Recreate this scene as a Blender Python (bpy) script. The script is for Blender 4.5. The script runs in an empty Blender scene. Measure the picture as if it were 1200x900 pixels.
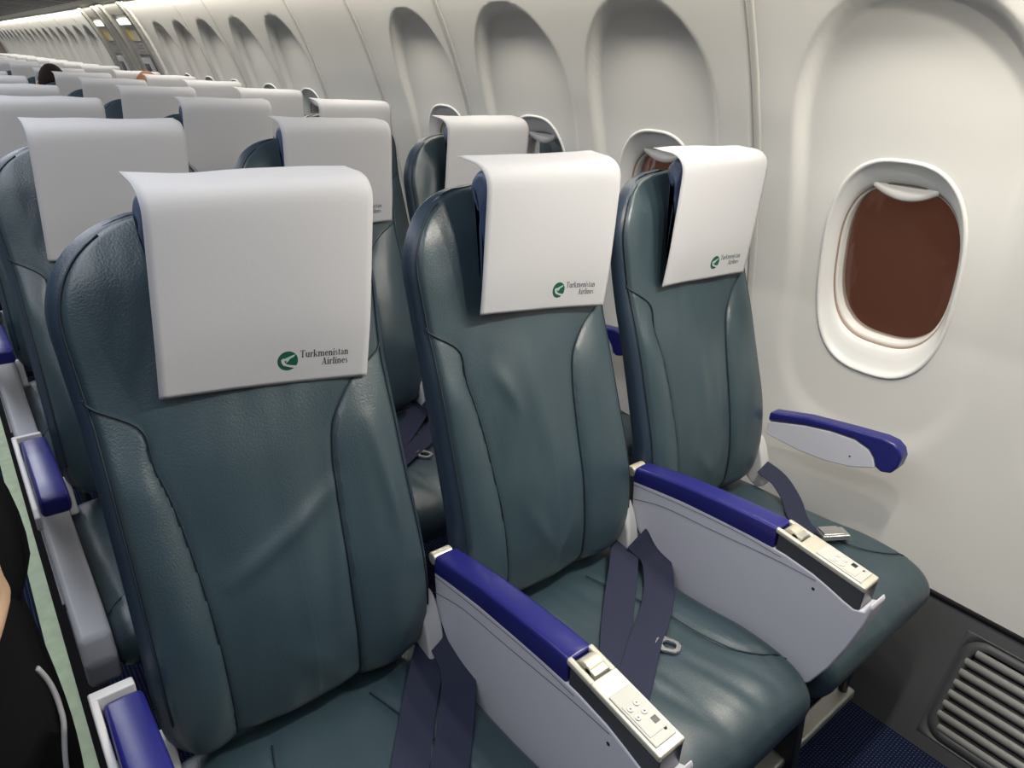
import bpy, bmesh, math, random
from mathutils import Vector, Matrix, noise
random.seed(7)
sc = bpy.context.scene
C = sc.collection

# ------------------------------------------------------------------ camera, world, lights, exposure
cam_d = bpy.data.cameras.new('camera'); cam = bpy.data.objects.new('camera', cam_d); C.objects.link(cam)
cam_d.sensor_fit = 'HORIZONTAL'; cam_d.sensor_width = 36.0; cam_d.lens = 815.285 / 1200 * 36
cam_d.clip_start = 0.02; cam_d.clip_end = 100
Rv = Vector((0.78076765, -0.62337877, 0.04243566)); Uv = Vector((0.2285306, 0.34811971, 0.90916799)); Fv = Vector((0.58152871, 0.70015111, -0.41426173))
M = Matrix.Identity(4)
for i in range(3):
    M[i][0] = Rv[i]; M[i][1] = Uv[i]; M[i][2] = -Fv[i]
M[0][3], M[1][3], M[2][3] = -0.03566, -0.77135, 1.37069
cam.matrix_world = M
sc.camera = cam

w = bpy.data.worlds.new('dusk'); sc.world = w; w.use_nodes = True
w.node_tree.nodes['Background'].inputs[0].default_value = (0.085, 0.030, 0.017, 1)
w.node_tree.nodes['Background'].inputs[1].default_value = 1.0
sc.view_settings.view_transform = 'Standard'
try: sc.view_settings.look = 'None'
except Exception: pass
sc.view_settings.gamma = 1; sc.view_settings.use_curve_mapping = False
sc.view_settings.exposure = 0.0

def area(name, loc, rot, sx, sy, power, col):
    l = bpy.data.lights.new(name, 'AREA'); l.shape = 'RECTANGLE'; l.size = sx; l.size_y = sy; l.energy = power; l.color = col
    o = bpy.data.objects.new(name, l); o.location = loc; o.rotation_euler = rot; C.objects.link(o); return o
COOL = (0.91, 0.94, 1.0); WARM = (1.0, 0.94, 0.83)
# aisle ceiling lights and the wash lights under the bins along the sidewall
area('aisle_ceiling_light', (-0.28, 7.0, 2.02), (0, 0, 0), 0.60, 17.0, 146, COOL)
area('sidewall_wash_light', (1.232, 6.8, 1.664), (0, math.radians(0), 0), 0.035, 16.8, 72, WARM)
for _x in (0.78, 0.96, 1.14): area('reading_light', (_x, -0.45, 1.66), (math.radians(4), math.radians(14), 0), 0.05, 0.05, 4.2, WARM)

# ------------------------------------------------------------------ materials
def mat(name, col, rough=0.5, spec=0.5, metal=0.0, bump=0.0, bscale=200.0, var=0.0, vscale=6.0, emit=None, estr=0.0, coat=0.0, sheen=0.0):
    m = bpy.data.materials.new(name); m.use_nodes = True
    nt = m.node_tree; b = nt.nodes['Principled BSDF']
    b.inputs['Base Color'].default_value = (*col, 1); b.inputs['Roughness'].default_value = rough
    b.inputs['Metallic'].default_value = metal; b.inputs['Specular IOR Level'].default_value = spec
    b.inputs['Coat Weight'].default_value = coat; b.inputs['Sheen Weight'].default_value = sheen
    tc = nt.nodes.new('ShaderNodeTexCoord')
    if var > 0:
        n = nt.nodes.new('ShaderNodeTexNoise'); n.inputs['Scale'].default_value = vscale; n.inputs['Detail'].default_value = 4
        nt.links.new(tc.outputs['Object'], n.inputs['Vector'])
        r = nt.nodes.new('ShaderNodeMapRange'); r.inputs[1].default_value = 0.3; r.inputs[2].default_value = 0.7
        r.inputs[3].default_value = 1 - var; r.inputs[4].default_value = 1 + var
        nt.links.new(n.outputs['Fac'], r.inputs[0])
        mx = nt.nodes.new('ShaderNodeVectorMath'); mx.operation = 'SCALE'; mx.inputs[0].default_value = col
        nt.links.new(r.outputs[0], mx.inputs['Scale']); nt.links.new(mx.outputs[0], b.inputs['Base Color'])
    if bump > 0:
        n2 = nt.nodes.new('ShaderNodeTexNoise'); n2.inputs['Scale'].default_value = bscale; n2.inputs['Detail'].default_value = 3
        nt.links.new(tc.outputs['Object'], n2.inputs['Vector'])
        bp = nt.nodes.new('ShaderNodeBump'); bp.inputs['Strength'].default_value = bump; bp.inputs['Distance'].default_value = 0.002
        nt.links.new(n2.outputs['Fac'], bp.inputs['Height']); nt.links.new(bp.outputs[0], b.inputs['Normal'])
    if emit:
        b.inputs['Emission Color'].default_value = (*emit, 1); b.inputs['Emission Strength'].default_value = estr
    return m
LEATHER = mat('teal_leather', (0.029, 0.053, 0.066), 0.38, 0.75, bump=0.22, bscale=380, var=0.10, vscale=5)
LEATHER_D = mat('dark_leather', (0.028, 0.058, 0.075), 0.42, 0.5, bump=0.2, bscale=450)
BLUELIT = mat('blue_lit_leather', (0.042, 0.068, 0.130), 0.42, 0.5, bump=0.25, bscale=350, var=0.1)  # headrest leather; the bluish light on it is put into its colour
GUSSET = mat('gusset_leather', (0.021, 0.038, 0.062), 0.43, 0.6, bump=0.22, bscale=380, var=0.08)
SEAM = mat('seam_thread', (0.010, 0.020, 0.030), 0.6)
SHELL = mat('seat_back_shell', (0.10, 0.12, 0.16), 0.5)
PAPER = mat('paper_cover', (0.465, 0.465, 0.480), 0.9, 0.15, bump=0.08, bscale=120)
GREEN = mat('logo_green', (0.010, 0.075, 0.050), 0.8, 0.2)
GREENL = mat('logo_light_green', (0.30, 0.47, 0.40), 0.8, 0.2)
INK = mat('logo_ink', (0.045, 0.055, 0.060), 0.8, 0.2)
BLUE = mat('blue_armrest_plastic', (0.016, 0.017, 0.150), 0.28, 0.5, bump=0.05, bscale=600)
GREYP = mat('pale_grey_plastic', (0.60, 0.60, 0.665), 0.42, 0.4, bump=0.05, bscale=500)
SHROUD = mat('shroud_grey', (0.36, 0.37, 0.41), 0.4)
LINEP = mat('panel_groove', (0.09, 0.095, 0.12), 0.6)
CREAM = mat('cream_metal', (0.60, 0.57, 0.47), 0.30, 0.5, 0.35)
DGREY = mat('dark_grey_metal', (0.10, 0.10, 0.11), 0.25, 0.5, 0.5)
PANELG = mat('control_panel_grey', (0.46, 0.46, 0.42), 0.45)
BUTTON = mat('button_grey', (0.56, 0.56, 0.53), 0.4)
BLACK = mat('black_plastic', (0.010, 0.010, 0.012), 0.35)
RUBBER = mat('black_rubber', (0.008, 0.008, 0.009), 0.95, 0.1)
STEEL = mat('steel', (0.62, 0.62, 0.60), 0.25, 0.5, 0.9)
WHITEP = mat('white_plastic', (0.58, 0.58, 0.58), 0.4)
BELT = mat('belt_webbing', (0.020, 0.024, 0.050), 0.75, 0.3, bump=0.3, bscale=500)
WALL = mat('wall_lining', (0.69, 0.68, 0.65), 0.45, 0.35, bump=0.03, bscale=900)
TRIMW = mat('wall_joint_strip', (0.52, 0.51, 0.48), 0.45, 0.35)
GAPM = mat('joint_gap', (0.03, 0.03, 0.03), 0.8)
RINGM = mat('window_ring', (0.68, 0.68, 0.665), 0.35, 0.4)
SEALM = mat('window_seal', (0.30, 0.22, 0.17), 0.5)
SHADEM = mat('window_shade_plastic', (0.62, 0.61, 0.58), 0.22, 0.5)
DADO = mat('dado_grey', (0.052, 0.054, 0.058), 0.5, 0.4, bump=0.2, bscale=400, var=0.05)
SLAT = mat('vent_slat', (0.40, 0.40, 0.39), 0.32, 0.5, 0.3)
WIRE = mat('grille_wire_grey', (0.12, 0.12, 0.12), 0.4)
RAIL = mat('rail_aluminium', (0.50, 0.49, 0.44), 0.4, 0.5, 0.7)
FRAMEM = mat('seat_frame_dark', (0.030, 0.032, 0.040), 0.45, 0.5, 0.4)
STRIPM = mat('floor_path_strip', (0.42, 0.52, 0.36), 0.6, 0.3, var=0.1, vscale=30)
BIN = mat('bin_plastic', (0.46, 0.45, 0.41), 0.5)
SERV = mat('service_panel', (0.20, 0.20, 0.19), 0.45)
DOORM = mat('door_lining', (0.36, 0.35, 0.32), 0.5)
DOORD = mat('door_frame_lining', (0.26, 0.25, 0.23), 0.5)
PLAC = mat('placard', (0.62, 0.60, 0.48), 0.6)
PLACY = mat('placard_yellow', (0.75, 0.52, 0.08), 0.6)
EXITL = mat('exit_light', (0.9, 0.9, 0.85), 0.4, emit=(1, 0.97, 0.9), estr=1.6)
SKIN = mat('skin', (0.56, 0.38, 0.25), 0.55, 0.4)
LIP = mat('lips', (0.36, 0.13, 0.10), 0.5)
HAIRB = mat('dark_hair', (0.012, 0.008, 0.006), 0.85, 0.15, bump=0.6, bscale=90)
HAIRR = mat('brown_hair', (0.20, 0.10, 0.055), 0.8, 0.2, bump=0.6, bscale=90)
CLOTH = mat('black_cloth', (0.006, 0.006, 0.007), 0.85, 0.2, bump=0.3, bscale=120)
CLOTHG = mat('grey_cloth', (0.06, 0.06, 0.07), 0.85, 0.2)
STRIPE = mat('white_stripe', (0.55, 0.55, 0.56), 0.7)
BULK = mat('unseen_dark_bulkhead', (0.06, 0.065, 0.08), 0.8)  # unseen front wall, coloured dark so the seat leather reflects less brightness
CEIL = mat('ceiling_lining', (0.62, 0.62, 0.60), 0.6)

def carpet_mat():
    m = bpy.data.materials.new('navy_carpet'); m.use_nodes = True; nt = m.node_tree; b = nt.nodes['Principled BSDF']
    b.inputs['Roughness'].default_value = 0.95; b.inputs['Specular IOR Level'].default_value = 0.1
    tc = nt.nodes.new('ShaderNodeTexCoord'); sp = nt.nodes.new('ShaderNodeSeparateXYZ'); nt.links.new(tc.outputs['Object'], sp.inputs[0])
    def wave(out, per):
        a = nt.nodes.new('ShaderNodeMath'); a.operation = 'MULTIPLY'; a.inputs[1].default_value = 2 * math.pi / per; nt.links.new(sp.outputs[out], a.inputs[0])
        s = nt.nodes.new('ShaderNodeMath'); s.operation = 'SINE'; nt.links.new(a.outputs[0], s.inputs[0])
        r = nt.nodes.new('ShaderNodeMapRange'); r.inputs[1].default_value = -0.2; r.inputs[2].default_value = 0.9; nt.links.new(s.outputs[0], r.inputs[0]); return r
    wx = wave(0, 0.0085); wy = wave(1, 0.0065)
    mu = nt.nodes.new('ShaderNodeMath'); mu.operation = 'MULTIPLY'; nt.links.new(wx.outputs[0], mu.inputs[0]); nt.links.new(wy.outputs[0], mu.inputs[1])
    mix = nt.nodes.new('ShaderNodeMix'); mix.data_type = 'RGBA'; nt.links.new(mu.outputs[0], mix.inputs[0])
    mix.inputs[6].default_value = (0.006, 0.009, 0.028, 1); mix.inputs[7].default_value = (0.085, 0.120, 0.250, 1)
    nt.links.new(mix.outputs[2], b.inputs['Base Color'])
    bp = nt.nodes.new('ShaderNodeBump'); bp.inputs['Distance'].default_value = 0.003; nt.links.new(mu.outputs[0], bp.inputs['Height']); nt.links.new(bp.outputs[0], b.inputs['Normal'])
    return m
CARPET = carpet_mat()

def pane_mat():
    m = bpy.data.materials.new('window_pane_acrylic'); m.use_nodes = True; nt = m.node_tree
    for n in list(nt.nodes): nt.nodes.remove(n)
    out = nt.nodes.new('ShaderNodeOutputMaterial'); tr = nt.nodes.new('ShaderNodeBsdfTransparent'); gl = nt.nodes.new('ShaderNodeBsdfGlossy')
    df = nt.nodes.new('ShaderNodeBsdfDiffuse'); df.inputs[0].default_value = (0.20, 0.10, 0.07, 1)
    tr.inputs[0].default_value = (0.92, 0.90, 0.88, 1); gl.inputs['Roughness'].default_value = 0.06
    fr = nt.nodes.new('ShaderNodeFresnel'); fr.inputs[0].default_value = 1.35
    a = nt.nodes.new('ShaderNodeMixShader'); a.inputs[0].default_value = 0.10; nt.links.new(tr.outputs[0], a.inputs[1]); nt.links.new(df.outputs[0], a.inputs[2])
    b = nt.nodes.new('ShaderNodeMixShader'); nt.links.new(fr.outputs[0], b.inputs[0]); nt.links.new(a.outputs[0], b.inputs[1]); nt.links.new(gl.outputs[0], b.inputs[2])
    nt.links.new(b.outputs[0], out.inputs[0]); return m
PANE = pane_mat()

# ------------------------------------------------------------------ mesh helpers
def link(name, me, material=None, parent=None, smooth=True):
    o = bpy.data.objects.new(name, me); C.objects.link(o)
    if material is not None and len(me.materials) == 0:
        for mm in (material if isinstance(material, (list, tuple)) else [material]): me.materials.append(mm)
    if parent: o.parent = parent
    if smooth:
        for p in me.polygons: p.use_smooth = True
    return o
def mesh(name, vs, fs, material, parent=None, smooth=True, recalc=True):
    me = bpy.data.meshes.new(name); me.from_pydata([tuple(v) for v in vs], [], fs)
    if recalc:
        bm = bmesh.new(); bm.from_mesh(me); bmesh.ops.remove_doubles(bm, verts=bm.verts, dist=1e-6)
        bmesh.ops.recalc_face_normals(bm, faces=bm.faces); bm.to_mesh(me); bm.free()
    return link(name, me, material, parent, smooth)
def bevel(o, wd, seg=3, ang=35):
    m = o.modifiers.new('bevel', 'BEVEL'); m.width = wd; m.segments = seg; m.limit_method = 'ANGLE'; m.angle_limit = math.radians(ang)
    for p in o.data.polygons: p.use_smooth = True
    m.harden_normals = False
    wn = o.modifiers.new('wn', 'WEIGHTED_NORMAL'); wn.keep_sharp = True
    return o
class MB:
    def __init__(s): s.v = []; s.f = []; s.mi = []
    def add(s, vs, fs):
        b = len(s.v); s.v += [tuple(v) for v in vs]; s.f += [tuple(b + i for i in f) for f in fs]
    def box(s, a, b):
        (x0, y0, z0), (x1, y1, z1) = a, b
        s.add([(x0,y0,z0),(x1,y0,z0),(x1,y1,z0),(x0,y1,z0),(x0,y0,z1),(x1,y0,z1),(x1,y1,z1),(x0,y1,z1)],
              [(0,3,2,1),(4,5,6,7),(0,1,5,4),(1,2,6,5),(2,3,7,6),(3,0,4,7)])
    def tube(s, pts, r, n=8, cap=True):
        pts = [Vector(p) for p in pts]; rings = []
        up = None
        for i, p in enumerate(pts):
            t = (pts[min(i + 1, len(pts) - 1)] - pts[max(i - 1, 0)]).normalized()
            if up is None: up = t.orthogonal().normalized()
            up = (up - t * up.dot(t)).normalized(); sd = t.cross(up)
            rr = r[i] if isinstance(r, (list, tuple)) else r
            rings.append([p + (up * math.cos(2*math.pi*k/n) + sd * math.sin(2*math.pi*k/n)) * rr for k in range(n)])
        s.loft(rings, cap)
    def loft(s, rings, cap=True):
        n = len(rings[0]); vs = [v for r in rings for v in r]; fs = []
        for i in range(len(rings) - 1):
            for k in range(n): fs.append((i*n + k, i*n + (k+1) % n, (i+1)*n + (k+1) % n, (i+1)*n + k))
        if cap: fs.append(tuple(range(n))[::-1]); fs.append(tuple((len(rings)-1)*n + k for k in range(n)))
        s.add(vs, fs)
    def prism(s, poly, ax, a, b):
        # poly: 2D points; ax: axis of extrusion
        def mk(t, p): return (t, p[0], p[1]) if ax == 0 else ((p[0], t, p[1]) if ax == 1 else (p[0], p[1], t))
        n = len(poly); vs = [mk(a, p) for p in poly] + [mk(b, p) for p in poly]
        fs = [tuple(range(n)), tuple(range(2*n-1, n-1, -1))] + [(k, n + k, n + (k+1) % n, (k+1) % n) for k in range(n)]
        s.add(vs, fs)
    def build(s, name, material, parent=None, smooth=True): return mesh(name, s.v, s.f, material, parent, smooth)
def interp(t, pts):
    if t <= pts[0][0]: return pts[0][1]
    for (a, x), (b, y) in zip(pts, pts[1:]):
        if t <= b: return x + (y - x) * (t - a) / (b - a)
    return pts[-1][1]
def catmull(pts, n=8):
    out = []; P = [Vector(p) for p in pts]
    for i in range(len(P) - 1):
        p0 = P[max(i-1, 0)]; p1 = P[i]; p2 = P[i+1]; p3 = P[min(i+2, len(P)-1)]
        for k in range(n):
            t = k / n
            out.append(0.5*((2*p1) + (p2-p0)*t + (2*p0-5*p1+4*p2-p3)*t*t + (3*p1-p0-3*p2+p3)*t**3))
    out.append(P[-1]); return out
def sstep(a, b, x):
    t = min(1, max(0, (x - a) / (b - a))); return t * t * (3 - 2 * t)
def tag(o, label, cat, group=None, kind=None):
    o['label'] = label; o['category'] = cat
    if group: o['group'] = group
    if kind: o['kind'] = kind
    return o
def empty(name, loc): o = bpy.data.objects.new(name, None); o.location = loc; o.empty_display_size = 0.1; C.objects.link(o); return o
def struct(o): o['kind'] = 'structure'; return o
def copy_tree(o, loc):
    c = o.copy(); C.objects.link(c); c.location = loc
    for ch in o.children:
        d = ch.copy(); C.objects.link(d); d.parent = c
        for g in ch.children:
            e = g.copy(); C.objects.link(e); e.parent = d
    return c

# ------------------------------------------------------------------ setting: sidewall, windows, floor, bins
PZ = [(0.29, 1.570), (0.45, 1.583), (0.60, 1.586), (0.72, 1.580), (0.846, 1.567), (0.914, 1.556), (1.05, 1.526), (1.209, 1.484), (1.313, 1.447), (1.417, 1.404), (1.516, 1.355), (1.60, 1.305), (1.70, 1.235)]
_pv = catmull([(b, a, 0) for a, b in PZ], 6); PZS = [(v.y, v.x) for v in _pv]
def prof(z): return interp(z, PZS)
WINS = [-0.127, 0.525, 1.03, 1.545, 2.75, 3.25, 3.80, 4.28, 4.75]
FARW = [7.15, 7.65, 8.15, 8.65, 9.15, 9.65, 10.15, 10.65, 11.15, 11.65, 12.15, 12.65, 13.15, 13.65, 14.15, 14.65]
RECS = [(-0.66, 0.225)] + [(-0.127, 0.240)] + [(y, 0.222) for y in WINS[1:3]] + [(1.575, 0.2)] + [(y, 0.205) for y in WINS[4:]] + [(y, 0.21) for y in FARW]
WINZ = 0.99
RECD = [(v.x, v.y) for v in catmull([(0.45, 0.005, 0), (0.7, 0.0055, 0), (0.95, 0.008, 0), (1.15, 0.016, 0), (1.35, 0.030, 0), (1.55, 0.044, 0), (1.7, 0.05, 0)], 8)]
def recess(y, z):
    for wy, hw in RECS:
        dy = abs(y - wy)
        if dy < hw * 1.02:
            if z > 1.24: m = ((dy/hw)**2.3 + ((z-1.24)/0.295)**2.3)**(1/2.3)
            elif z > 0.83: m = dy / hw
            else: m = ((dy/hw)**2.6 + ((0.83-z)/0.275)**2.6)**(1/2.6)
            if m < 1:
                D = interp(z, RECD)
                ed = interp(z, [(0.6, 0.22), (1.0, 0.20), (1.3, 0.12), (1.5, 0.06)])
                return D * sstep(0, 1, (1 - m) / ed)
    return 0.0
def wallx(y, z): return prof(z) + recess(y, z)
RA, RB = 0.150, 0.243
def sup(th, a, b, e=2.7):
    c, s = math.cos(th), math.sin(th)
    return a * math.copysign(abs(c)**(2/e), c), b * math.copysign(abs(s)**(2/e), s)
def in_hole(y, z):
    for wy in WINS:
        if (abs(y-wy)/(RA-0.001))**2.7 + (abs(z-WINZ)/(RB-0.001))**2.7 < 1: return True
    return False
def panel(y0, y1, dy, dz, name):
    z0, z1 = 0.29, 1.672
    ys = [y0 + 0.0005, y0 + 0.003, y0 + 0.007]
    n = max(2, int((y1 - y0 - 0.014) / dy)); ys += [y0 + 0.007 + (y1-y0-0.014)*k/n for k in range(1, n)] + [y1-0.007, y1-0.003, y1-0.0005]
    nz = int((z1 - z0) / dz); zs = [z0 + (z1-z0)*k/nz for k in range(nz + 1)]
    if any(y0 - 0.1 < wy < y1 + 0.1 for wy in WINS):      # finer cells around the window openings
        ys = sorted(ys + [(a + c)/2 for a, c in zip(ys, ys[1:]) if c - a > 0.006 and any(abs((a+c)/2 - wy) < 0.165 for wy in WINS)])
        zs = sorted(zs + [(a + c)/2 for a, c in zip(zs, zs[1:]) if abs((a+c)/2 - WINZ) < 0.26])
        nz = len(zs) - 1
    vs = []; fs = []
    for y in ys:
        e = min(y - y0, y1 - y); roll = 0.007 * (1 - min(1, e / 0.007))**2
        for z in zs: vs.append((wallx(y, z) + roll, y, z))
    m = len(zs)
    for i in range(len(ys) - 1):
        for k in range(nz):
            if not in_hole((ys[i]+ys[i+1])/2, (zs[k]+zs[k+1])/2): fs.append((i*m+k, i*m+k+1, (i+1)*m+k+1, (i+1)*m+k))
    o = mesh(name, vs, fs, WALL); return struct(o)
SEAMS = [-1.62, 0.212, 1.365, 1.965, 2.515, 3.565, 4.10, 5.15]
for i, (a, b) in enumerate(zip(SEAMS, SEAMS[1:])):
    panel(a + 0.001, b - 0.001, 0.008 if i < 3 else 0.014, 0.008 if i < 3 else 0.014, 'wall_right')
FS = [6.75] + [7.40 + k for k in range(9)]
for a, b in zip(FS, FS[1:]): panel(a + 0.001, b - 0.001, 0.022, 0.022, 'wall_right')
# raised joint strips on the near side of each seam, and a dark backing behind the gaps
for k, s in enumerate(SEAMS[1:-1] + FS[1:-1]):
    rings = []
    for j in range(41):
        z = 0.29 + 1.382 * j / 40; x = prof(z)
        rings.append([(x+0.006, s-0.024, z), (x-0.0015, s-0.0225, z), (x-0.0035, s-0.018, z), (x-0.0035, s-0.008, z), (x-0.0015, s-0.004, z), (x+0.006, s-0.003, z)])
    b = MB(); b.loft(rings); struct(b.build('trim_%d' % (k + 1), TRIMW))
b = MB()
rings = [[(prof(z)+0.16, -1.6, z), (prof(z)+0.16, 16.5, z), (prof(z)+0.17, 16.5, z), (prof(z)+0.17, -1.6, z)] for z in (0.2, 0.6, 1.0)]
wins_back = [((prof(z)), z) for z in [0.29 + 1.4*j/20 for j in range(21)]]
rings = []
for s in SEAMS[1:-1] + FS[1:-1]:
    rr = []
    for x, z in wins_back: rr.append([(x+0.0065, s-0.03, z), (x+0.0065, s+0.02, z), (x+0.010, s+0.02, z), (x+0.010, s-0.03, z)])
    b.loft(rr)
struct(b.build('trim_20', GAPM))

def make_window(k, wy):
    root = struct(empty('window_%d' % k, (wallx(wy, WINZ), wy, WINZ)))
    O = Vector(root.location); N = Vector((1, 0, 0.27)).normalized()
    def ring(a, b, d, n=72, conf=True, e=2.7, dz=0):
        out = []
        for i in range(n):
            u, v = sup(2*math.pi*i/n, a, b, e); y = wy + u; z = WINZ + v + dz
            base = Vector((wallx(y, z) if conf else wallx(wy, WINZ) - 0.27*v + 0.0, y, z))
            out.append(base + N*d - O)
        return out
    f = MB()
    f.loft([ring(RA+0.003, RB+0.003, 0.003), ring(RA+0.002, RB+0.002, -0.0025), ring(RA-0.0015, RB-0.0015, -0.004), ring(RA-0.005, RB-0.005, -0.0030),
            ring(RA-0.006, RB-0.007, 0.003), ring(RA-0.009, RB-0.016, 0.009), ring(RA-0.013, RB-0.032, 0.016), ring(RA-0.016, RB-0.046, 0.022),
            ring(RA-0.018, RB-0.054, 0.028), ring(RA-0.0185, RB-0.058, 0.034)], cap=False)
    link_o = f.build('window_frame', RINGM, root)
    s1 = MB(); s1.loft([ring(RA-0.0180, RB-0.0575, 0.033), ring(RA-0.0195, RB-0.0605, 0.033), ring(RA-0.0205, RB-0.0615, 0.037), ring(RA-0.0205, RB-0.0615, 0.040)], cap=False)
    s1.build('gasket', SEALM, root)
    s2 = MB(); s2.loft([ring(RA-0.020, RB-0.061, 0.038), ring(RA-0.0235, RB-0.066, 0.039), ring(RA-0.0245, RB-0.067, 0.043), ring(RA-0.0245, RB-0.067, 0.072)], cap=False)
    s2.build('inner_ring', SHADEM, root)
    p = MB(); a, b2 = RA-0.018, RB-0.058
    p.add(ring(a, b2, 0.060), [tuple(range(72))]); p.add([Vector(v)+N*0.003 for v in ring(a, b2, 0.060)], [tuple(range(72))])
    p.build('window_pane', PANE, root, smooth=False)
    # raised shade: only its curved lower lip shows at the top of the opening
    sh = MB(); rr = []
    for j in range(25):
        u = -0.066 + 0.132*j/24; q = (u/0.066); zb = WINZ + 0.149 + 0.022*q*q; zt = WINZ + 0.182
        pts = []
        for z, d in ((zt, 0.046), (zb+0.022, 0.040), (zb+0.012, 0.030), (zb+0.004, 0.028), (zb, 0.032), (zb+0.002, 0.040), (zb+0.02, 0.050), (zt, 0.052)):
            pts.append(Vector((wallx(wy, WINZ) - 0.27*(z-WINZ)*1.0 , wy+u, z)) + N*(d+0.006) - O)
        rr.append(pts)
    sh.loft(rr); sh.build('window_shade', SHADEM, root)
    return root
for k, wy in enumerate(WINS): make_window(k + 1, wy)

# dado (lower sidewall) with return-air grille
DA = Vector((1.571, 0, 0.300)); DB = Vector((1.420, 0, 0.0))
def dado_pt(t, y, off=0):   # t=0 top .. 1 bottom ; off along inward normal
    n = Vector((-0.893, 0, 0.45)); p = DA.lerp(DB, t); p.y = y; return p + n*off
GY0, GY1 = -0.508, -1.12   # grille extent along y
GT0, GT1 = 0.13, 0.90
b = MB()
def strip(y0, y1, t0, t1):
    vs = [dado_pt(t0, y0), dado_pt(t0, y1), dado_pt(t1, y1), dado_pt(t1, y0)]; vs += [dado_pt(t0, y0, -0.01), dado_pt(t0, y1, -0.01), dado_pt(t1, y1, -0.01), dado_pt(t1, y0, -0.01)]
    b.add(vs, [(0,1,2,3),(7,6,5,4),(0,4,5,1),(1,5,6,2),(2,6,7,3),(3,7,4,0)])
strip(GY0, 16.4, 0, 1); strip(-1.62, GY1, 0, 1); strip(GY1, GY0, 0, GT0); strip(GY1, GY0, GT1, 1)
struct(b.build('baseboard_right', DADO, smooth=False))
b = MB(); b.tube([(1.566, -1.5, 0.296), (1.566, 16.4, 0.296)], 0.0065, 8); struct(b.build('trim_21', BLACK))
gr = empty('vent_grille', dado_pt(0.5, (GY0+GY1)/2)); tag(gr, 'grey slatted air return grille low on the wall by the carpet', 'vent')
G0 = Vector(gr.location)
def rr_loop(inset, rad, off):
    pts = []; L = (GY0 - GY1)/2 - inset; H = 0.3359*(GT1-GT0)/2 - inset; n = 8
    for cx, cy, a0 in ((L-rad, H-rad, 0), (-L+rad, H-rad, 90), (-L+rad, -H+rad, 180), (L-rad, -H+rad, 270)):
        for k in range(n+1):
            a = math.radians(a0 + 90*k/n); u = cx + rad*math.cos(a); v = cy + rad*math.sin(a)
            t = (GT0+GT1)/2 - v/0.3359; pts.append(dado_pt(t, (GY0+GY1)/2 + u, off) - G0)
    return pts
b = MB(); b.loft([rr_loop(-0.001, 0.0006, -0.001), rr_loop(-0.0005, 0.0006, 0.0008), rr_loop(0.003, 0.045, 0.001), rr_loop(0.004, 0.045, -0.003), rr_loop(0.006, 0.044, -0.003), rr_loop(0.007, 0.044, 0.001), rr_loop(0.022, 0.035, 0.0015), rr_loop(0.026, 0.033, -0.002), rr_loop(0.026, 0.033, -0.03)], cap=False)
b.build('grille_frame', DADO, gr)
b = MB(); b.add(rr_loop(-0.003, 0.0006, -0.028), [tuple(range(36))]); b.build('grille_back', BLACK, gr, smooth=False)
for k in range(8):
    b = MB(); t = GT0 + 0.115 + (GT1 - GT0 - 0.21) * k / 7; y0, y1 = GY0 - 0.020, GY1 + 0.020
    if k in (0, 7): y0 -= 0.012; y1 += 0.012
    dt = 0.030
    ring = lambda y: [dado_pt(t-dt, y, 0.001)-G0, dado_pt(t-dt*0.5, y, 0.0045)-G0, dado_pt(t, y, 0.005)-G0, dado_pt(t+dt*0.6, y, 0.001)-G0, dado_pt(t+dt, y, -0.006)-G0, dado_pt(t+dt*1.0, y, -0.010)-G0, dado_pt(t, y, -0.006)-G0]
    b.loft([ring(y0), ring(y1)]); b.build('slat', SLAT, gr)
    if k < 7:
        b = MB(); t2 = t + (GT1-GT0-0.21)/14 + 0.012
        b.tube([dado_pt(t2, y0, -0.014)-G0, dado_pt(t2, y1, -0.014)-G0], 0.0028, 6); b.build('grille_wire', WIRE, gr)

# floor, left side, ends, ceiling, bins
b = MB(); b.box((-2.2, -1.6, -0.05), (1.62, 16.5, 0)); struct(b.build('floor', CARPET, smooth=False))
b = MB(); b.box((-0.084, -1.5, 0.0), (-0.046, 16.4, 0.004)); struct(b.build('trim_22', STRIPM, smooth=False))
b = MB(); b.box((-0.046, -1.5, 0.0), (0.010, 16.4, 0.010)); struct(b.build('trim_23', RUBBER, smooth=False))
b = MB(); b.box((-2.2, -1.6, 0), (-2.15, 16.5, 2.2)); struct(b.build('wall_left', WALL, smooth=False))
b = MB(); b.box((-2.2, 16.4, 0), (1.75, 16.5, 2.2)); struct(b.build('wall_back', WALL, smooth=False))
b = MB(); b.box((-2.2, -1.7, 0), (1.75, -1.6, 2.2)); struct(b.build('wall_front', BULK, smooth=False))
b = MB(); b.box((-2.2, -1.7, 2.1), (1.75, 16.5, 2.15)); struct(b.build('ceiling', CEIL, smooth=False))
BINO = ['first', 'second', 'third', 'fourth', 'fifth', 'sixth', 'seventh', 'eighth', 'ninth', 'tenth', 'eleventh', 'twelfth', 'thirteenth', 'fourteenth', 'fifteenth', 'sixteenth', 'seventeenth', 'eighteenth']
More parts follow.
